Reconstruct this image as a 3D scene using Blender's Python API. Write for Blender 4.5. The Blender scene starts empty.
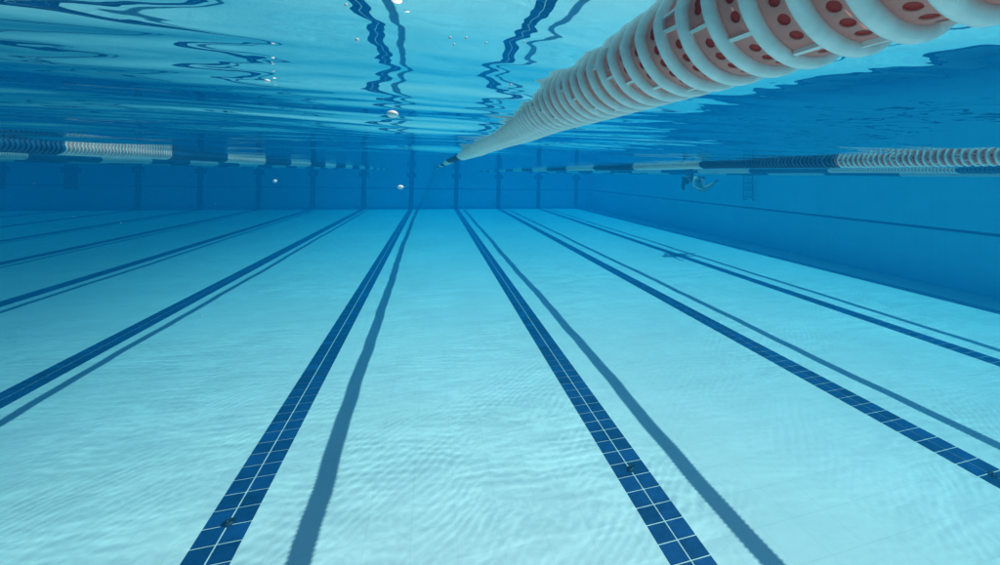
import bpy, bmesh, math, random
import numpy as np
from mathutils import Vector, Matrix
random.seed(7); rng = np.random.default_rng(11)
S = bpy.context.scene
C = S.collection

# ------------------------------------------------------------------ camera
CAMZ = 2.084                    # camera height above the pool floor
WATER = CAMZ + 0.141            # mean water level
YAW, ROLL = 0.2842, 0.0205
cam = bpy.data.cameras.new('camera'); co = bpy.data.objects.new('camera', cam); C.objects.link(co)
co.matrix_world = (Matrix.Translation((0, 0, CAMZ)) @ Matrix.Rotation(-YAW, 4, 'Z')
                   @ Matrix.Rotation(math.pi/2, 4, 'X') @ Matrix.Rotation(ROLL, 4, 'Z'))
cam.sensor_width = 36.0; cam.lens = 36.0*0.39912
cam.shift_x = -0.0484; cam.shift_y = -0.1075
cam.clip_start = 0.02; cam.clip_end = 300
S.camera = co

# ------------------------------------------------------------------ light
SUNV = Vector((0.87, 0.36, 2.23)).normalized()     # towards the sun as seen under the water
elev = math.asin(SUNV.z); azim = math.atan2(SUNV.x, SUNV.y)
w = bpy.data.worlds.new('World'); S.world = w; w.use_nodes = True
nt = w.node_tree; nt.nodes.clear()
sky = nt.nodes.new('ShaderNodeTexSky'); sky.sky_type = 'NISHITA'; sky.sun_disc = False
sky.sun_elevation = elev; sky.sun_rotation = azim
bg = nt.nodes.new('ShaderNodeBackground'); bg.inputs['Strength'].default_value = 0.10
wo = nt.nodes.new('ShaderNodeOutputWorld')
nt.links.new(sky.outputs[0], bg.inputs[0]); nt.links.new(bg.outputs[0], wo.inputs['Surface'])
sl = bpy.data.lights.new('sun', 'SUN'); sl.energy = 4.3; sl.angle = math.radians(0.45); sl.color = (1.0, 0.73, 0.65)
so = bpy.data.objects.new('sun', sl); C.objects.link(so)
so.rotation_euler = SUNV.to_track_quat('Z', 'Y').to_euler(); so.location = SUNV*30
S.view_settings.view_transform = 'Standard'; S.view_settings.look = 'None'
S.view_settings.gamma = 1.0; S.view_settings.use_curve_mapping = False
S.view_settings.exposure = 0.56
cy = S.cycles
cy.use_denoising = True
cy.max_bounces = 9; cy.diffuse_bounces = 5; cy.glossy_bounces = 5; cy.transmission_bounces = 4
cy.transparent_max_bounces = 12; cy.volume_bounces = 1
cy.sample_clamp_indirect = 6.0; cy.caustics_reflective = False; cy.caustics_refractive = False

# ------------------------------------------------------------------ helpers
def tag(o, label=None, cat=None, group=None, kind=None):
    if label: o['label'] = label
    if cat: o['category'] = cat
    if group: o['group'] = group
    if kind: o['kind'] = kind
    return o
def link_mesh(name, me, parent=None, mats=(), loc=None):
    o = bpy.data.objects.new(name, me); C.objects.link(o)
    for m in mats: me.materials.append(m)
    if parent: o.parent = parent
    if loc is not None: o.location = loc
    return o
def empty(name, loc=(0, 0, 0)):
    o = bpy.data.objects.new(name, None); C.objects.link(o); o.location = loc
    o.empty_display_size = 0.1
    return o
class MB:
    """collects vertices and faces of ONE mesh"""
    def __init__(s): s.v = []; s.f = []; s.m = []; s.sm = []
    def add(s, vs, fs, mat=0, smooth=False):
        n = len(s.v); s.v += [tuple(p) for p in vs]
        s.f += [tuple(i+n for i in f) for f in fs]; s.m += [mat]*len(fs); s.sm += [smooth]*len(fs)
    def box(s, a, b, mat=0):
        x0, y0, z0 = a; x1, y1, z1 = b
        s.add([(x0,y0,z0),(x1,y0,z0),(x1,y1,z0),(x0,y1,z0),(x0,y0,z1),(x1,y0,z1),(x1,y1,z1),(x0,y1,z1)],
              [(3,2,1,0),(4,5,6,7),(0,1,5,4),(1,2,6,5),(2,3,7,6),(3,0,4,7)], mat)
    def tube(s, pts, r, n=10, mat=0):
        pts = [Vector(p) for p in pts]; vs = []; fs = []
        up = Vector((0.13, 0.31, 0.94)); 
        for i, p in enumerate(pts):
            t = (pts[min(i+1, len(pts)-1)]-pts[max(i-1, 0)]).normalized()
            a = t.cross(up).normalized(); b = t.cross(a)
            rr = r[i] if isinstance(r, (list, tuple)) else r
            for k in range(n):
                th = 2*math.pi*k/n; vs.append(p+(a*math.cos(th)+b*math.sin(th))*rr)
        for i in range(len(pts)-1):
            for k in range(n):
                k2 = (k+1) % n; fs.append((i*n+k, i*n+k2, (i+1)*n+k2, (i+1)*n+k))
        fs.append(tuple(range(n-1, -1, -1))); fs.append(tuple((len(pts)-1)*n+k for k in range(n)))
        s.add(vs, fs, mat, True)
    def mesh(s, name):
        me = bpy.data.meshes.new(name); me.from_pydata(s.v, [], s.f); me.update()
        me.polygons.foreach_set('material_index', s.m); me.polygons.foreach_set('use_smooth', s.sm)
        return me
    def build(s, name, mats, parent=None, loc=None):
        return link_mesh(name, s.mesh(name), parent, mats, loc)

def mat(name, col, rough=0.5, spec=0.3, noise=None, bump=None, translucent=0.0, island=0.0):
    m = bpy.data.materials.new(name); m.use_nodes = True
    t = m.node_tree; p = t.nodes['Principled BSDF']; out = t.nodes['Material Output']
    p.inputs['Roughness'].default_value = rough
    p.inputs['Specular IOR Level'].default_value = spec
    rgb = t.nodes.new('ShaderNodeRGB'); rgb.outputs[0].default_value = (*col, 1); src = rgb.outputs[0]
    tc = t.nodes.new('ShaderNodeTexCoord')
    for (sc, amt, det) in (noise or []):
        n = t.nodes.new('ShaderNodeTexNoise'); n.inputs['Scale'].default_value = sc; n.inputs['Detail'].default_value = det
        t.links.new(tc.outputs['Object'], n.inputs['Vector'])
        mr = t.nodes.new('ShaderNodeMapRange'); mr.inputs['From Min'].default_value = 0.3; mr.inputs['From Max'].default_value = 0.7
        mr.inputs['To Min'].default_value = 1-amt; mr.inputs['To Max'].default_value = 1+amt*0.5
        t.links.new(n.outputs['Fac'], mr.inputs['Value'])
        mx = t.nodes.new('ShaderNodeVectorMath'); mx.operation = 'SCALE'
        t.links.new(src, mx.inputs[0]); t.links.new(mr.outputs[0], mx.inputs['Scale']); src = mx.outputs[0]
    if island:
        g = t.nodes.new('ShaderNodeNewGeometry'); mr = t.nodes.new('ShaderNodeMapRange')
        mr.inputs['To Min'].default_value = 1-island; mr.inputs['To Max'].default_value = 1+island
        t.links.new(g.outputs['Random Per Island'], mr.inputs['Value'])
        mx = t.nodes.new('ShaderNodeVectorMath'); mx.operation = 'SCALE'
        t.links.new(src, mx.inputs[0]); t.links.new(mr.outputs[0], mx.inputs['Scale']); src = mx.outputs[0]
    t.links.new(src, p.inputs['Base Color'])
    if bump:
        n = t.nodes.new('ShaderNodeTexNoise'); n.inputs['Scale'].default_value = bump[0]
        b = t.nodes.new('ShaderNodeBump'); b.inputs['Strength'].default_value = bump[1]; b.inputs['Distance'].default_value = 0.01
        t.links.new(tc.outputs['Object'], n.inputs['Vector']); t.links.new(n.outputs['Fac'], b.inputs['Height'])
        t.links.new(b.outputs[0], p.inputs['Normal'])
    if translucent:
        tr = t.nodes.new('ShaderNodeBsdfTranslucent'); t.links.new(src, tr.inputs['Color'])
        mx = t.nodes.new('ShaderNodeMixShader'); mx.inputs[0].default_value = translucent
        t.links.new(p.outputs[0], mx.inputs[1]); t.links.new(tr.outputs[0], mx.inputs[2]); t.links.new(mx.outputs[0], out.inputs['Surface'])
    return m

# pool dimensions (camera stands at x = 0, y = 0)
XL, XR, YN, YF = -19.9, 9.9, -0.95, 24.05
TOP = WATER + 0.12
LINE0, LANE = 1.396, 2.5

# ------------------------------------------------------------------ materials
def tile_wall_material(name, col, pitch, grout_amt, rough=0.35):
    """small ceramic tiles: faint grout grid and slight tone change from tile to tile"""
    m = mat(name, col, rough, 0.35, noise=[(0.35, 0.06, 2), (2.3, 0.04, 4)])
    t = m.node_tree; p = t.nodes['Principled BSDF']; src = p.inputs['Base Color'].links[0].from_socket
    tc = t.nodes.new('ShaderNodeTexCoord'); sep = t.nodes.new('ShaderNodeSeparateXYZ'); t.links.new(tc.outputs['Object'], sep.inputs[0])
    last = None
    for ax in range(3):
        a = t.nodes.new('ShaderNodeMath'); a.operation = 'MULTIPLY'; a.inputs[1].default_value = 1/pitch; t.links.new(sep.outputs[ax], a.inputs[0])
        a2 = t.nodes.new('ShaderNodeMath'); a2.operation = 'ADD'; a2.inputs[1].default_value = 0.31; t.links.new(a.outputs[0], a2.inputs[0])
        b = t.nodes.new('ShaderNodeMath'); b.operation = 'FRACT'; t.links.new(a2.outputs[0], b.inputs[0])
        c = t.nodes.new('ShaderNodeMath'); c.operation = 'LESS_THAN'; c.inputs[1].default_value = 0.035; t.links.new(b.outputs[0], c.inputs[0])
        if last is None: last = c.outputs[0]
        else:
            d = t.nodes.new('ShaderNodeMath'); d.operation = 'MAXIMUM'; t.links.new(last, d.inputs[0]); t.links.new(c.outputs[0], d.inputs[1]); last = d.outputs[0]
    mr = t.nodes.new('ShaderNodeMapRange'); mr.inputs['To Min'].default_value = 1; mr.inputs['To Max'].default_value = 1-grout_amt
    t.links.new(last, mr.inputs['Value'])
    mx = t.nodes.new('ShaderNodeVectorMath'); mx.operation = 'SCALE'
    t.links.new(src, mx.inputs[0]); t.links.new(mr.outputs[0], mx.inputs['Scale']); t.links.new(mx.outputs[0], p.inputs['Base Color'])
    return m
M_floor = tile_wall_material('pool_floor_tiles', (0.96, 0.75, 0.70), 0.25, 0.06)
M_wall = tile_wall_material('pool_wall_tiles', (0.46, 0.88, 0.94), 0.25, 0.10)
M_blue = mat('dark_blue_tile', (0.008, 0.05, 0.15), 0.3, 0.3, noise=[(9, 0.25, 3), (60, 0.15, 3)], island=0.30)
M_mark = mat('wall_cross_tile', (0.003, 0.022, 0.075), 0.4, 0.3, island=0.2)
M_band = mat('wall_band_tile', (0.02, 0.12, 0.25), 0.4, 0.3)
M_deck = mat('deck_stone', (0.45, 0.42, 0.38), 0.8, 0.2, noise=[(3, 0.2, 5)])
M_ring = mat('white_float_plastic', (0.96, 0.91, 0.88), 0.42, 0.4, noise=[(14, 0.07, 4), (70, 0.10, 5)])
M_drum = mat('pink_float_drum', (0.96, 0.50, 0.44), 0.5, 0.3, noise=[(25, 0.12, 4)], translucent=0.45)
M_rib = mat('float_rib', (0.92, 0.84, 0.80), 0.4, 0.3)
M_core = mat('dark_red_core', (0.50, 0.03, 0.024), 0.5, 0.3)
M_bring = mat('blue_float_plastic', (0.006, 0.07, 0.17), 0.4, 0.4)
M_bedge = mat('blue_float_drum', (0.012, 0.12, 0.26), 0.4, 0.4)
M_cable = mat('steel_cable', (0.30, 0.33, 0.35), 0.35, 0.5)
M_steel = mat('ladder_steel', (0.16, 0.24, 0.28), 0.3, 0.6)
M_dark = mat('dark_anchor', (0.02, 0.025, 0.03), 0.5, 0.4)
M_skin = mat('skin', (0.50, 0.36, 0.28), 0.5, 0.3, noise=[(30, 0.08, 3)])
M_suit = mat('black_swimsuit', (0.012, 0.014, 0.02), 0.6, 0.3)
M_hair = mat('dark_hair', (0.012, 0.01, 0.012), 0.6, 0.3)

# water surface: a dielectric boundary. Past the critical angle it mirrors the pool, steeper light
# passes; textures in the transparent colour paint in the sunlight that ripples would focus.
def water_material():
    m = bpy.data.materials.new('water_surface'); m.use_nodes = True; t = m.node_tree; t.nodes.clear()
    L = t.links.new; N = t.nodes.new
    out = N('ShaderNodeOutputMaterial'); mix = N('ShaderNodeMixShader'); fr = N('ShaderNodeFresnel'); fr.inputs['IOR'].default_value = 1.333
    gl = N('ShaderNodeBsdfGlossy'); gl.inputs['Roughness'].default_value = 0.0; gl.inputs['Color'].default_value = (0.97, 0.985, 0.99, 1)
    tr = N('ShaderNodeBsdfTransparent')
    tc = N('ShaderNodeTexCoord')
    # micro ripples
    mp = N('ShaderNodeMapping'); mp.inputs['Scale'].default_value = (0.8, 1.25, 1.0); L(tc.outputs['Object'], mp.inputs[0])
    n1 = N('ShaderNodeTexNoise'); n1.inputs['Scale'].default_value = 9; n1.inputs['Detail'].default_value = 1.5; n1.inputs['Distortion'].default_value = 0.4; L(mp.outputs[0], n1.inputs['Vector'])
    bp = N('ShaderNodeBump'); bp.inputs['Strength'].default_value = 0.35; bp.inputs['Distance'].default_value = 0.004; L(n1.outputs['Fac'], bp.inputs['Height'])
    L(bp.outputs[0], gl.inputs['Normal'])
    # painted caustics: bright streaks of sunlight set in the transparent colour
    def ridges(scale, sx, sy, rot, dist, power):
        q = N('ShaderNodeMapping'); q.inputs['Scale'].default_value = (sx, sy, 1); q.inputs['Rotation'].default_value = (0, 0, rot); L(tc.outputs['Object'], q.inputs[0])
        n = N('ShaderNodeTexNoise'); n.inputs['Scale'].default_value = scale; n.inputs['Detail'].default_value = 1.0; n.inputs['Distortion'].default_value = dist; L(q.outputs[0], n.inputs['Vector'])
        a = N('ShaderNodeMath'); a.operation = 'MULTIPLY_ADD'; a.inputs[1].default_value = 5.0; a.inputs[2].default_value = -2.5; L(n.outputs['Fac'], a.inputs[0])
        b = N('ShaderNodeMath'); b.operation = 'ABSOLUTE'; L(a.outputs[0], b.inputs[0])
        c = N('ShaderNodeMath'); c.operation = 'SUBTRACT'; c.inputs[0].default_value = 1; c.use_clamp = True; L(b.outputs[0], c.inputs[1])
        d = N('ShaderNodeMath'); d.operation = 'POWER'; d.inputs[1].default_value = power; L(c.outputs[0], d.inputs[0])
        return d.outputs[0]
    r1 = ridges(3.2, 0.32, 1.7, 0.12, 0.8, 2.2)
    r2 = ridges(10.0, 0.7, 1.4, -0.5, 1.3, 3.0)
    def caustic_bands(scale, rot, dist, ds):
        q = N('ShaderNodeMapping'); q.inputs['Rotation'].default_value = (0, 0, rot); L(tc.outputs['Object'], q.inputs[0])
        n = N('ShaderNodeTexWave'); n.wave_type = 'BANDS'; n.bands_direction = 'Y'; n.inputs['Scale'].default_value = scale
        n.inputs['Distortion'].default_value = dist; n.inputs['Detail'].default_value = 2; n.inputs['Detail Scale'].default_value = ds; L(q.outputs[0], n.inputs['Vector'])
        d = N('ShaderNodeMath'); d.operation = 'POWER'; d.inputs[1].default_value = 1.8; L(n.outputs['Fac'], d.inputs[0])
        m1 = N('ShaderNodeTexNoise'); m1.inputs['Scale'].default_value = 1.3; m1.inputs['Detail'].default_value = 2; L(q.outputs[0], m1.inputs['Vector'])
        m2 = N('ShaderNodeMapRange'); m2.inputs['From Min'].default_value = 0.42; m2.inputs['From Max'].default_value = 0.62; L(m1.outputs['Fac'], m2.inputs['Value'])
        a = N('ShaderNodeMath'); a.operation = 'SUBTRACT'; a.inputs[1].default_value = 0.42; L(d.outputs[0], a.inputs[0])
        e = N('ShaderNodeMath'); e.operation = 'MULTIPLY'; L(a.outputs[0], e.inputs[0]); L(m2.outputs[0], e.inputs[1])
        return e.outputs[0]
    t1 = caustic_bands(4.2, 0.18, 9.0, 0.55); t2 = caustic_bands(5.2, -0.75, 10.0, 0.45)
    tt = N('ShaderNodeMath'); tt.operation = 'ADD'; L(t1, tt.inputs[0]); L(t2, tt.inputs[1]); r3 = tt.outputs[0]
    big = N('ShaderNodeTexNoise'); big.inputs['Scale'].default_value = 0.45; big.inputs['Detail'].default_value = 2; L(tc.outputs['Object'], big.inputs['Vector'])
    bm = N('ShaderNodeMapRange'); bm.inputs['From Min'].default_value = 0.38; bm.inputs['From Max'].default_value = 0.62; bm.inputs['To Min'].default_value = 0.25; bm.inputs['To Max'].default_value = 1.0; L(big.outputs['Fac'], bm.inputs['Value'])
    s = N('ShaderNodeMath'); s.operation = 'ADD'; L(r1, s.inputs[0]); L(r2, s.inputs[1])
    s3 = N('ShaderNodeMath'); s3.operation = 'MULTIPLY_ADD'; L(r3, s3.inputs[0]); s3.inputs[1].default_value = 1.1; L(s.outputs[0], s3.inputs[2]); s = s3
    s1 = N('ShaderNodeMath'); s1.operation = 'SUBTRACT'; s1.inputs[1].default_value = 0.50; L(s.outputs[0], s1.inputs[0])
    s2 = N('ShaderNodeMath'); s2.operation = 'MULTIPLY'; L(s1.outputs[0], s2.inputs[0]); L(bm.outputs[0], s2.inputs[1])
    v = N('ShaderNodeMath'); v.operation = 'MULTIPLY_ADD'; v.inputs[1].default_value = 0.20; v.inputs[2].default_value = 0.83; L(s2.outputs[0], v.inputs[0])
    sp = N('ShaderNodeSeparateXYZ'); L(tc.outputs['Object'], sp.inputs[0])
    lf = N('ShaderNodeMapRange'); lf.interpolation_type = 'SMOOTHSTEP'; lf.inputs['From Min'].default_value = -7.5; lf.inputs['From Max'].default_value = 1.2; lf.inputs['To Min'].default_value = 0.33; lf.inputs['To Max'].default_value = 1.0; L(sp.outputs[0], lf.inputs['Value'])  # shade over the pool's left side, painted into the transparent colour
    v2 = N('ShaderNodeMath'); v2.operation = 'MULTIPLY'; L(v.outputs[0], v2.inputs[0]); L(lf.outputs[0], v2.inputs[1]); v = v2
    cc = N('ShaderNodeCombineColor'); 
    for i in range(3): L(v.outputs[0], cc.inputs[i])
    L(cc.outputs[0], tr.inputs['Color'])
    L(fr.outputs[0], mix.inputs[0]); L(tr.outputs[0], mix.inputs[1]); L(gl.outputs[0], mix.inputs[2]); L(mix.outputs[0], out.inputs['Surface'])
    return m
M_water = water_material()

# ------------------------------------------------------------------ pool shell
fl = MB(); fl.box((XL-0.3, YN-0.3, -0.3), (XR+0.3, YF+0.3, 0.0))
floor = fl.build('pool_floor', [M_floor]); tag(floor, 'pale tiled pool floor running to the far wall', kind='structure')

TP = 0.1275; TG = 0.0042
def tile_strip(b, origin, ua, va, na, nb, nrm):
    """na x nb raised tiles from origin along ua/va"""
    o = Vector(origin); ua = Vector(ua); va = Vector(va); nrm = Vector(nrm)
    for i in range(na):
        for j in range(nb):
            p = o+ua*(i*TP+TG)+va*(j*TP+TG); a = ua*(TP-2*TG); c = va*(TP-2*TG)
            q = [p, p+a, p+a+c, p+c]; e = 0.0012
            top = [p+(ua+va)*e, p+a+(va-ua)*e, p+a+c-(ua+va)*e, p+c+(ua-va)*e]
            b.add(q+[x+nrm*0.004 for x in top], [(4,5,6,7),(0,1,5,4),(1,2,6,5),(2,3,7,6),(3,0,4,7)])
for k in range(-7, 4):
    x = LINE0+LANE*k
    b = MB(); n = int((YF-YN-0.02)/TP)
    tile_strip(b, (x-TP, YF-0.01-n*TP, 0.0), (1,0,0), (0,1,0), 2, n, (0,0,1))
    b.build('lane_line', [M_blue], floor)

def wall(name, a, b_, label, cat='pool wall'):
    m = MB(); m.box(a, b_); o = m.build(name, [M_wall]); tag(o, label, cat); return o
far = wall('pool_wall', (XL, YF, 0.0), (XR, YF+0.3, TOP), 'blue tiled end wall across the far end of the pool with dark lane crosses')
right = wall('pool_wall', (XR, YN-0.3, 0.0), (XR+0.3, YF+0.3, TOP), 'long blue tiled side wall along the right edge of the pool, with the ladder on it')
left = wall('pool_wall', (XL-0.3, YN-0.3, 0.0), (XL, YF+0.3, TOP), 'long side wall beyond the left edge of the picture')
near = wall('pool_wall', (XL, YN-0.3, 0.0), (XR, YN, TOP), 'end wall of the pool just behind the viewer')
LEDGE = CAMZ-0.93
b = MB(); b.box((XL+0.3, YF-0.006, LEDGE-0.02), (XR-0.006, YF+0.001, LEDGE+0.02)); b.build('tile_band', [M_band], far)
b = MB(); b.box((XR-0.006, YN+0.02, LEDGE-0.025), (XR+0.001, YF-0.006, LEDGE+0.025)); b.build('tile_band', [M_band], right)
for k in range(-8, 4):
    x = LINE0+LANE*k; b = MB()
    z0 = 0.01 if k > -7 else CAMZ-1.12
    n = int((TOP-0.02-z0)/TP)
    wd = 1 if k > -7 else 2
    tile_strip(b, (x+TP*wd, YF-0.006, z0), (-1,0,0), (0,0,1), 2*wd, n, (0,-1,0))
    zc = z0+TP*round((CAMZ-0.30-z0)/TP)
    for sx in (-1, 1):
        tile_strip(b, (x+TP*(wd+1) if sx > 0 else x-TP*wd, YF-0.006, zc), (-1,0,0), (0,0,1), 1, 2, (0,-1,0))
    mk = b.build('wall_cross', [M_mark], far)
# deck round the pool
dk = MB()
for a, c in (((XL-3, YF+0.3, TOP-0.2), (XR+3, YF+3, TOP-0.01)), ((XL-3, YN-3, TOP-0.2), (XR+3, YN-0.3, TOP-0.01)),
             ((XR+0.3, YN-0.3, TOP-0.2), (XR+3, YF+0.3, TOP-0.01)), ((XL-3, YN-0.3, TOP-0.2), (XL-0.3, YF+0.3, TOP-0.01))):
    dk.box(a, c)
tag(dk.build('deck', [M_deck]), 'stone deck round the pool above the water', kind='structure')

# ------------------------------------------------------------------ water surface with real waves
def axis(lo, hi, n, a):
    u = np.linspace(math.asinh(lo/a), math.asinh(hi/a), n); return a*np.sinh(u)
xs = axis(XL, XR, 560, 1.2); ys = axis(YN, YF, 1000, 1.6)
X, Y = np.meshgrid(xs, ys); DX, DY = np.meshgrid(np.gradient(xs), np.gradient(ys))
H = np.zeros_like(X); R = np.hypot(X, Y)
calm = 0.10+0.95/(1+(np.clip(Y, 0, None)/3.3)**5)
calm *= 1/(1+np.exp((X-1.0)/0.35))*0.72+0.28
NW = 90
for i in range(NW):
    lam = 0.13*(17.0)**(rng.random())                 # 0.13 .. 2.2 m
    th = rng.normal(math.pi/2, 0.6 if lam > 0.7 else 0.3)
    kx, ky = math.cos(th)*2*math.pi/lam, math.sin(th)*2*math.pi/lam
    slope = 0.0062*min(1.0, (lam/0.6)**0.9)
    att = np.clip((1.5-(abs(kx)*DX+abs(ky)*DY))/0.8, 0, 1)
    H += slope*lam/(2*math.pi)*np.sin(kx*X+ky*Y+rng.random()*6.283)*att
short = np.exp(-((np.log(np.clip(Y, 0.05, None))-np.log(1.35))/0.78)**2)
short = np.maximum(short, 0.8*np.exp(-(Y/1.5)**2)/(1+np.exp((X+0.17)/0.04)))
for i in range(26):                                   # fine long-crested ripples running towards the viewer
    lam = 0.055*(4.2)**rng.random(); th = rng.normal(math.pi/2+0.02, 0.07)
    kx, ky = math.cos(th)*2*math.pi/lam, math.sin(th)*2*math.pi/lam
    att = np.clip((1.7-(abs(kx)*DX+abs(ky)*DY))/0.8, 0, 1)*(0.15+0.85*np.sin(0.6*X+0.9*Y+i*1.7)**2)
    H += 0.0125*lam/(2*math.pi)*np.sin(kx*X+ky*Y+0.9*np.sin(0.9*X+0.4*Y+2*i)+rng.random()*6.283)*att*short
H *= calm
V = np.stack([X, Y, WATER+H], -1).reshape(-1, 3); ny, nx = X.shape
idx = np.arange(ny*nx).reshape(ny, nx)
F = np.stack([idx[:-1,:-1], idx[:-1,1:], idx[1:,1:], idx[1:,:-1]], -1).reshape(-1, 4)
me = bpy.data.meshes.new('water'); me.vertices.add(len(V)); me.vertices.foreach_set('co', V.ravel())
me.loops.add(F.size); me.loops.foreach_set('vertex_index', F.ravel().astype(np.int32))
me.polygons.add(len(F)); me.polygons.foreach_set('loop_start', np.arange(0, F.size, 4, dtype=np.int32))
me.update(calc_edges=True); me.polygons.foreach_set('use_smooth', [True]*len(F)); me.update()
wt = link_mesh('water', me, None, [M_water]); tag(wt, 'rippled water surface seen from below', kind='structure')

# ------------------------------------------------------------------ lane ropes
PITCH = 0.033; RR = 0.065
def lathe(b, prof, n, mat=0, y0=0.0, cx=0.0, cz=0.0, closed=True):
    vs = []; fs = []; m = len(prof)
    for k in range(n):
        th = 2*math.pi*k/n
        for (y, r) in prof: vs.append((cx+r*math.cos(th), y0+y, cz+r*math.sin(th)))
    for k in range(n):
        k2 = (k+1) % n
        for j in range(m if closed else m-1):
            j2 = (j+1) % m; fs.append((k*m+j, k*m+j2, k2*m+j2, k2*m+j))
    b.add(vs, fs, mat, True)
W = 0.0053                                                    # half width of the rim
RIM = [(-W, 0.054), (-W, 0.0605), (-W*0.82, 0.0632), (-W*0.35, 0.0648), (W*0.35, 0.0648), (W*0.82, 0.0632), (W, 0.0605), (W, 0.054)]
RIM_LO = [(-W, 0.055), (-W*0.8, 0.0625), (W*0.8, 0.0625), (W, 0.055)]
rb = MB(); lathe(rb, RIM, 56); ring_me = rb.mesh('float_disc'); ring_me.materials.append(M_ring)
rbb = MB(); lathe(rbb, RIM, 48); bring_me = rbb.mesh('float_disc'); bring_me.materials.append(M_bring)
def drum_mesh(name, holes=True):
    """barrel between two rims: pierced shell, four ribs, dark red inner tube"""
    b = MB(); y0, y1 = W-0.0005, PITCH-W+0.0005; ym = (y0+y1)/2; rd, ri = 0.0562, 0.0552; hr = 0.0046
    nsec = 24
    for s in range(nsec):
        th0, th1 = 2*math.pi*s/nsec, 2*math.pi*(s+1)/nsec; tm = (th0+th1)/2
        def P(th, y, r): return (r*math.cos(th), y, r*math.sin(th))
        if s % 6 == 0:                                            # solid panel with the rib
            vs = []; fs = []
            for q in range(5):
                th = th0+(th1-th0)*q/4; vs += [P(th, y0, rd), P(th, y1, rd)]
            b.add(vs, [(2*q, 2*q+1, 2*q+3, 2*q+2) for q in range(4)], 0, True)
            w = 0.0016/rd
            b.add([P(tm-w, y0, rd-.001), P(tm+w, y0, rd-.001), P(tm+w, y1, rd-.001), P(tm-w, y1, rd-.001),
                   P(tm-w, y0, rd+.0035), P(tm+w, y0, rd+.0035), P(tm+w, y1, rd+.0035), P(tm-w, y1, rd+.0035)],
                  [(4,5,6,7),(0,4,7,3),(1,2,6,5)], 1)
        else:
            hw = (th1-th0)/2; n = 16; vs = []
            for q in range(n):
                a = 2*math.pi*q/n; ca, sa = math.cos(a), math.sin(a); sc = 1/max(abs(ca), abs(sa))
                bt, by = tm+hw*ca*sc, ym+(y1-y0)/2*sa*sc
                ht, hy = tm+hr*ca/rd, ym+hr*sa
                vs += [P(bt, by, rd), P(ht, hy, rd), P(ht, hy, ri)]
            fs = []
            for q in range(n):
                p = (q+1) % n; fs += [(3*q, 3*q+1, 3*p+1, 3*p), (3*q+1, 3*q+2, 3*p+2, 3*p+1)]
            b.add(vs, fs, 0, False)
            rc = ri-0.0004; hr2 = hr*1.25
            b.add([P(tm, ym, rc)]+[P(tm+hr2*math.cos(2*math.pi*q/16)/rc, ym+hr2*math.sin(2*math.pi*q/16), rc) for q in range(16)],
                  [(0, 1+q, 1+(q+1) % 16) for q in range(16)], 2)
    me = b.mesh(name); [me.materials.append(m) for m in (M_drum, M_rib, M_core)]
    return me
drum_me = drum_mesh('drum')
bd = MB(); lathe(bd, [(W-.0005, 0.0562), (PITCH-W+.0005, 0.0562)], 32, closed=False); bdrum_me = bd.mesh('drum'); bdrum_me.materials.append(M_bedge)

def low_disc(b, x, y, z, blue, n=20, k=1.0):
    lathe(b, [(p, q*k) for p, q in RIM_LO], n, 1 if blue else 0, y, x, z)
    lathe(b, [(W-.001, 0.0562*k), (PITCH-W+.001, 0.0562*k)], n, 3 if blue else 2, y, x, z, closed=False)
LOWM = [M_ring, M_bring, M_drum, M_bedge]

def center(rope, y):
    x = rope['x']+rope.get('drift', 0)*min(max(y, 0), 13)
    a = rope.get('wob', 0.012)*min(1.0, max(0, y-0.8)/2+0.15)
    x += a*math.sin(y*0.9+rope['ph'])+a*0.6*math.sin(y*2.3+rope['ph']*2)+0.004*math.sin(y*6.1+rope['ph'])+0.0025*math.sin(y*11.7+2*rope['ph'])
    z = rope['z']+rope.get('rise', 0)*(1-math.exp(-max(y, 0)/2.4))+0.004*math.sin(y*1.7+rope['ph'])
    return x, z
def is_blue(rope, y):
    k = math.floor((y-rope['b'])/rope['step'])
    blue = (k % 2 == 0)
    if rope.get('white_before') is not None and y < rope['white_before']: blue = False
    return blue
GR = 'lane ropes floating on the water'
def cable(rope, root):
    b = MB(); pts = []; y = YN+0.012
    while y < YF-0.012:
        x, z = center(rope, y); pts.append((x, y, z)); y += 0.4
    x, z = center(rope, YF-0.012); pts.append((x, YF-0.012, z))
    b.tube(pts, 0.004, 8); b.build('cable', [M_cable], root)
    e = MB()
    for yy, s in ((YN, 1), (YF, -1)):
        x, z = center(rope, yy); e.tube([(x, yy+s*0.001, z), (x, yy+s*0.025, z)], 0.03, 16)
        e.tube([(x, yy+s*0.022, z), (x, yy+s*0.12, z)], [0.012, 0.009], 10)
    e.build('turnbuckle', [M_steel], root)
def rope_root(rope):
    root = empty('lane_rope', (0, 0, 0)); tag(root, rope['label'], 'lane rope', GR); return root
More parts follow.
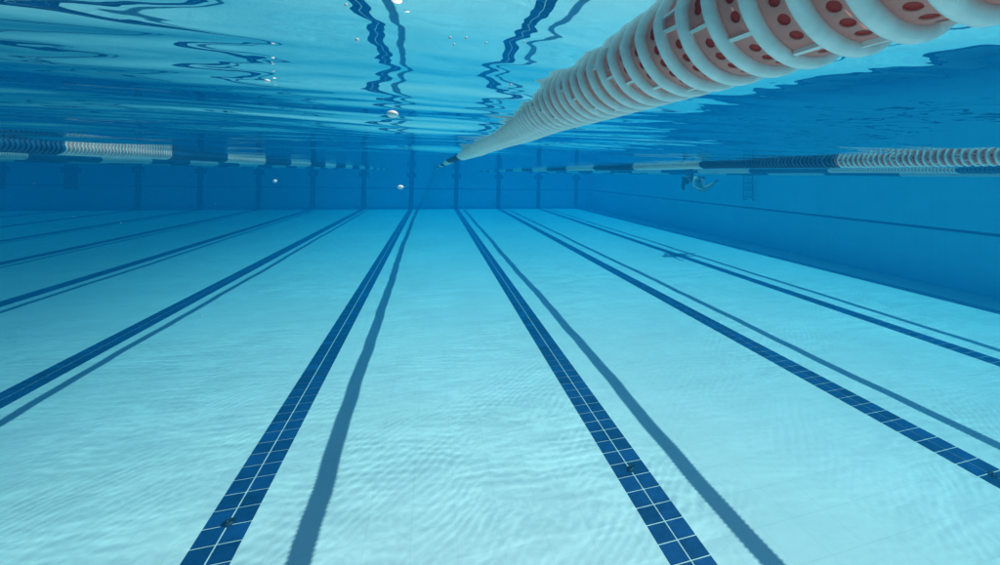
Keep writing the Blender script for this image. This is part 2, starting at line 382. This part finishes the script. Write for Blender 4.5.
def detailed_rope(rope, y_first):
    """100 nearest discs in view as parts, the rest of the discs as one"""
    root = rope_root(rope); rest = MB(); n = int((YF-YN-0.36)/PITCH); cnt = 0
    for i in range(n):
        y = YN+0.16+i*PITCH; x, z = center(rope, y); blue = is_blue(rope, y)
        if i*PITCH > n*PITCH-0.1: break
        if y >= y_first and cnt < 100:
            cnt += 1
            o = bpy.data.objects.new('float_disc', bring_me if blue else ring_me); C.objects.link(o); o.parent = root
            o.location = (x, y, z)
            x2, z2 = center(rope, y+0.1)
            o.rotation_euler = (math.atan2(z2-z, 0.1)+random.gauss(0, .018), 0, -math.atan2(x2-x, 0.1)+random.gauss(0, .018))
            d = bpy.data.objects.new('drum', bdrum_me if blue else drum_me); C.objects.link(d); d.parent = o
            d.rotation_euler = (0, i*0.33+random.uniform(-.12, .12), 0)
        else:
            low_disc(rest, x, y, z, blue, 28 if y < 8 else 18)
    r = rest.build('float_disc', LOWM, root); r['kind'] = 'stuff'
    cable(rope, root); return root
def section_rope(rope, y_first=-0.8):
    root = rope_root(rope); y = y_first; meshes = {}
    run = []; prev = None
    n = int((YF-0.2-y_first)/PITCH); b = MB(); yy0 = None
    def flush():
        nonlocal b
        if b.v: b.build('float_section', LOWM, root)
        b = MB()
    for i in range(n):
        y = y_first+i*PITCH; blue = is_blue(rope, y)
        if prev is not None and blue != prev: flush()
        prev = blue; x, z = center(rope, y); low_disc(b, x, y, z, blue, 20 if y < 9 else 14, rope.get('rs', 1.0))
    flush(); cable(rope, root); return root
SZ = CAMZ
ropes = [
 dict(x=0.262, drift=-0.010, z=SZ+0.142, rise=0.040, ph=0.4, b=3.30, step=1.42, white_before=3.30, wob=0.008, near=0.06,
      label='big white and pink lane rope overhead with dark red holes in its drums'),
 dict(x=2.69, z=SZ+0.158, ph=2.0, b=2.08, step=1.42, white_before=2.08, near=1.24,
      label='white and navy lane rope beside the overhead one, between it and the thinner rope'),
]
others = [
 dict(x=5.25, z=SZ+0.168, ph=1.0, b=4.18, step=1.39, label='thin lane rope just below and behind the disc spiral at the right'),
 dict(x=7.75, z=SZ+0.168, ph=3.0, b=4.9, step=1.39, label='lane rope closest to the right side wall'),
 dict(x=-2.44, rs=0.74, z=SZ+0.118, ph=5.0, b=4.67, step=1.15, label='lane rope left of the viewer with one bright speckled white stretch'),
 dict(x=-4.92, rs=0.8, z=SZ+0.105, ph=4.2, b=6.68, step=1.15, label='second lane rope to the left, pale blue stretch at the left edge of the picture'),
 dict(x=-7.42, rs=0.8, z=SZ+0.100, ph=0.1, b=9.8, step=1.15, label='third lane rope to the left, a thin faint line low on the water'),
 dict(x=-9.92, rs=0.8, z=SZ+0.100, ph=2.1, b=8.8, step=1.15, label='fourth lane rope to the left, nearly lost against the far wall'),
]
for r in ropes: detailed_rope(r, r['near'])
for r in others: section_rope(r)

# ------------------------------------------------------------------ floor anchors
for (x, y), lab in (((-1.104, 2.76), 'small dark anchor fitting on the left of the two central lane lines'),
                    ((1.396, 2.55), 'small dark anchor fitting on the right of the two central lane lines'),
                    ((3.896, 1.84), 'small dark anchor fitting on the lane line running off the right edge')):
    root = empty('floor_anchor', (x, y, 0.004)); tag(root, lab, 'anchor', 'anchor fittings on the lane lines')
    b = MB(); lathe_p = []
    for k in range(18):
        th = 2*math.pi*k/18
        for (r, z) in ((0.026, 0.0), (0.024, 0.005), (0.016, 0.009), (0.009, 0.009), (0.007, 0.005), (0.0, 0.005)):
            lathe_p.append((r*math.cos(th), r*math.sin(th), z))
    b.add(lathe_p, [(k*6+j, ((k+1)%18)*6+j, ((k+1)%18)*6+j+1, k*6+j+1) for k in range(18) for j in range(5)], 0, True)
    b.build('base_plate', [M_dark], root)
    b = MB(); b.tube([(-0.03, -0.012, 0.008), (-0.008, -0.004, 0.022), (0.012, 0.004, 0.022), (0.034, 0.016, 0.010)], 0.005, 8)
    b.build('hook', [M_dark], root)

# ------------------------------------------------------------------ ladder on the right wall
LX, LY = XR-0.11, 10.55
root = empty('pool_ladder', (LX, LY, CAMZ-0.68)); tag(root, 'slim metal pool ladder hanging down the right side wall', 'ladder')
for s in (-1, 1):
    b = MB(); y = s*0.19
    b.tube([(0.10, y, 0.02), (0.04, y, 0.0), (0, y, 0.05), (0, y, 0.5), (0, y, 1.0), (0.02, y, 1.15), (0.10, y, 1.22), (0.3, y, 1.16), (0.38, y, 1.0), (0.385, y, 0.935)], 0.017, 12)
    b.build('rail', [M_steel], root)
for i in range(4):
    b = MB(); z = 0.08+0.235*i; b.box((-0.035, -0.17, z), (0.035, 0.17, z+0.022)); b.build('rung', [M_steel], root)

# ------------------------------------------------------------------ swimmer
def skin_body(name, verts, edges, radii, m, parent=None, sub=2, rootv=0):
    me = bpy.data.meshes.new(name); me.from_pydata(verts, edges, []); me.update()
    o = link_mesh(name, me, parent, [m])
    md = o.modifiers.new('skin', 'SKIN'); md.use_smooth_shade = True
    for i, r in enumerate(radii):
        me.skin_vertices[0].data[i].radius = (r, r) if not isinstance(r, tuple) else r
    me.skin_vertices[0].data[rootv].use_root = True
    s = o.modifiers.new('sub', 'SUBSURF'); s.levels = sub; s.render_levels = sub
    return o
sw = Vector((7.14, 9.46, CAMZ-0.10))
V = []; E = []; RD = []
def vtx(p, r, link=None):
    V.append(p); RD.append(r)
    if link is not None: E.append((link, len(V)-1))
    return len(V)-1
pel = vtx((0.00, 0.30, 0.075), (0.125, 0.10))
ab = vtx((-0.05, 0.20, 0.072), (0.10, 0.085), pel)
ch = vtx((-0.10, 0.09, 0.068), (0.125, 0.09), ab)
up = vtx((-0.15, 0.02, 0.070), (0.10, 0.07), ch)
nk = vtx((-0.20, -0.04, 0.065), 0.045, up)
h1 = vtx((-0.235, -0.08, 0.05), 0.062, nk)
h2 = vtx((-0.27, -0.12, 0.025), 0.082, h1)
h3 = vtx((-0.30, -0.15, -0.01), 0.070, h2)
def limb(root, pts):
    l = root
    for p, r in pts: l = vtx(p, r, l)
    return l
def hand(w, d, side):
    w0 = Vector(V[w]); d = Vector(d).normalized(); s = d.cross(Vector((0, 0, 1))).normalized()
    palm = vtx(tuple(w0+d*0.055), (0.030, 0.016), w)
    for i, (o, ln) in enumerate(((-0.026, 0.065), (-0.009, 0.075), (0.009, 0.070), (0.026, 0.055))):
        a = vtx(tuple(w0+d*(0.075)+s*o), 0.0085, palm); bq = vtx(tuple(w0+d*(0.075+ln*0.5)+s*o*1.2+Vector((0,0,-.004))), 0.008, a)
        vtx(tuple(w0+d*(0.075+ln)+s*o*1.3+Vector((0,0,-.014))), 0.0065, bq)
    a = vtx(tuple(w0+d*0.03+s*0.035*side), 0.010, w); vtx(tuple(w0+d*0.07+s*0.058*side), 0.008, a)
e = limb(up, [((-0.14, -0.10, 0.03), 0.050), ((-0.15, -0.19, -0.06), 0.040), ((-0.15, -0.26, -0.13), 0.036), ((-0.10, -0.36, -0.15), 0.028), ((-0.06, -0.43, -0.155), 0.021)]); hand(e, (0.5, -0.6, -0.1), 1)
e = limb(up, [((-0.20, 0.15, 0.055), 0.050), ((-0.30, 0.22, -0.01), 0.040), ((-0.38, 0.26, -0.05), 0.034), ((-0.40, 0.16, -0.10), 0.028), ((-0.39, 0.08, -0.13), 0.021)]); hand(e, (0.2, -0.7, -0.3), -1)
limb(pel, [((0.03, 0.24, 0.03), 0.095), ((0.06, 0.16, -0.07), 0.075), ((0.10, 0.08, -0.18), 0.056), ((0.19, 0.14, -0.13), 0.054), ((0.30, 0.21, -0.05), 0.038), ((0.37, 0.26, 0.005), 0.030), ((0.41, 0.27, 0.03), 0.028), ((0.46, 0.28, 0.07), 0.018)])
limb(pel, [((0.03, 0.40, 0.02), 0.095), ((0.02, 0.34, -0.10), 0.075), ((0.02, 0.26, -0.23), 0.056), ((0.11, 0.36, -0.22), 0.054), ((0.21, 0.48, -0.17), 0.038), ((0.28, 0.56, -0.13), 0.030), ((0.32, 0.58, -0.11), 0.028), ((0.37, 0.62, -0.07), 0.018)])
person = skin_body('person', V, E, RD, M_skin); person.location = sw; person.scale = (1.12,)*3; person.rotation_euler = (0, 0, -YAW-0.35)
tag(person, 'swimmer in a black swimsuit kicking underwater near the surface, legs trailing right', 'person')
skin_body('swimsuit', [(0.03, 0.24, 0.035), (0.00, 0.30, 0.078), (-0.05, 0.20, 0.075), (-0.10, 0.09, 0.072), (-0.135, 0.035, 0.075), (0.03, 0.38, 0.03)],
          [(0, 1), (1, 2), (2, 3), (3, 4), (1, 5)], [0.100, (0.136, 0.112), (0.112, 0.096), (0.136, 0.102), (0.108, 0.08), 0.100], M_suit, person, 2, 1)
skin_body('hair', [(-0.225, -0.05, 0.085), (-0.27, -0.10, 0.065), (-0.325, -0.13, 0.03), (-0.37, -0.12, -0.05), (-0.385, -0.08, -0.14), (-0.37, -0.03, -0.22)],
          [(i, i+1) for i in range(5)], [0.062, 0.094, 0.082, 0.062, 0.045, 0.022], M_hair, person, 2, 1)
skin_body('nose', [(-0.30, -0.21, -0.02), (-0.305, -0.235, -0.035)], [(0, 1)], [0.012, 0.012], M_skin, person, 1)
for s in (-1, 1):
    b = MB(); n = 10; vs = []; fs = []
    bmm = bmesh.new(); bmesh.ops.create_uvsphere(bmm, u_segments=10, v_segments=8, radius=0.012)
    me = bpy.data.meshes.new('eye'); bmm.to_mesh(me); bmm.free(); link_mesh('eye', me, person, [M_hair], (-0.275+0.028*s, -0.205, 0.01))

# ------------------------------------------------------------------ air bubbles
M_bub = bpy.data.materials.new('air_bubble'); M_bub.use_nodes = True
p = M_bub.node_tree.nodes['Principled BSDF']; p.inputs['Base Color'].default_value = (0.92, 0.96, 0.97, 1); p.inputs['Roughness'].default_value = 0.18
p.inputs['Roughness'].default_value = 0.4
bmm = bmesh.new(); bmesh.ops.create_uvsphere(bmm, u_segments=20, v_segments=14, radius=1.0)
bub_me = bpy.data.meshes.new('air_bubble'); bmm.to_mesh(bub_me); bmm.free(); bub_me.materials.append(M_bub)
bub_me.polygons.foreach_set('use_smooth', [True]*len(bub_me.polygons))
BUB = []  # filled with (x, y, z, rx, rz, label)
F_, CX, CY = 399.12, 548.36, 174.99
def world(px, py, d):
    u, v = (px-CX)/F_, (py-CY)/F_; c, s = math.cos(ROLL), math.sin(ROLL); u, v = u*c+v*s, -u*s+v*c
    c, s = math.cos(YAW), math.sin(YAW); return Vector((u*c+s, -u*s+c, -v))*d+Vector((0, 0, CAMZ))
for px, py, d, a, h, lab in (
    (392.5, 114, 0.50, 7.0, 4.6, 'largest bubble, a bright white oval just under the rippled surface'),
    (400.5, 187, 0.80, 3.8, 2.4, 'white oval bubble in front of the far wall, below the surface'),
    (357, 40, 0.28, 2.4, 2.8, 'tiny bubble left of the zigzag reflection of the lane line'),
    (267, 81, 0.36, 3.6, 2.4, 'faint bubble far left under the surface'),
    (346, 5, 0.22, 2.0, 2.4, 'tiny bubble at the top edge of the picture'),
    (450, 38, 0.28, 1.7, 2.4, 'upper left speck of the small cluster of bubbles over the centre'),
    (454, 44.5, 0.28, 1.7, 1.9, 'lowest speck of the small cluster of bubbles over the centre'),
    (466, 38, 0.28, 1.6, 2.0, 'middle speck of the small cluster of bubbles over the centre'),
    (486, 43, 0.28, 1.5, 2.0, 'right speck of the small cluster of bubbles over the centre'),
    (511, 85, 0.40, 1.9, 1.9, 'single bubble between the centre and the overhead rope'),
    (524, 42, 0.28, 1.4, 2.0, 'small bubble left of the overhead rope'),
    (275, 181, 1.2, 2.2, 1.9, 'pale speck in front of the left part of the far wall')):
    o = bpy.data.objects.new('air_bubble', bub_me); C.objects.link(o); o.location = world(px, py, d)
    o.scale = (0.8*a*d/F_, 0.8*a*d/F_, 0.8*h*d/F_); tag(o, lab, 'bubble', 'air bubbles in the water')

# fine specks drifting in the water
sp = MB(); ico = bmesh.new(); bmesh.ops.create_icosphere(ico, subdivisions=1, radius=1.0)
iv = [v.co.copy() for v in ico.verts]; ifc = [tuple(v.index for v in f.verts) for f in ico.faces]; ico.free()
for i in range(90):
    d = random.uniform(0.5, 3.0); q = world(random.uniform(-60, 1060), random.uniform(150, 500), d)
    if q.z > WATER-0.05 or q.z < 0.1: continue
    rr = random.uniform(0.5, 1.1)*0.0009*d**0.5
    sp.add([q+v*rr for v in iv], ifc, 0, True)
tag(sp.build('drifting_specks', [M_bub]), 'fine pale specks drifting through the water', kind='stuff')

# ------------------------------------------------------------------ water body: absorbing, scattering volume
hz = MB(); hz.box((XL-4, YN-4, -1.3), (XR+4, YF+4, TOP+0.45))
M_hz = bpy.data.materials.new('haze'); M_hz.use_nodes = True; t = M_hz.node_tree; t.nodes.clear()
pv = t.nodes.new('ShaderNodeVolumePrincipled'); ou = t.nodes.new('ShaderNodeOutputMaterial'); t.links.new(pv.outputs[0], ou.inputs['Volume'])
D = 0.30
sig_s = (0.0003, 0.015, 0.033); sig_a = (0.255, 0.050, 0.013)
ccol = [s/D for s in sig_s]; acol = [max(0.0, 1-a/(D*(1-c)))**2 for a, c in zip(sig_a, ccol)]
pv.inputs['Density'].default_value = D
pv.inputs['Color'].default_value = (*ccol, 1); pv.inputs['Absorption Color'].default_value = (*acol, 1)
pv.inputs['Anisotropy'].default_value = 0.3
tag(hz.build('haze', [M_hz]), 'blue water filling the pool', kind='stuff')
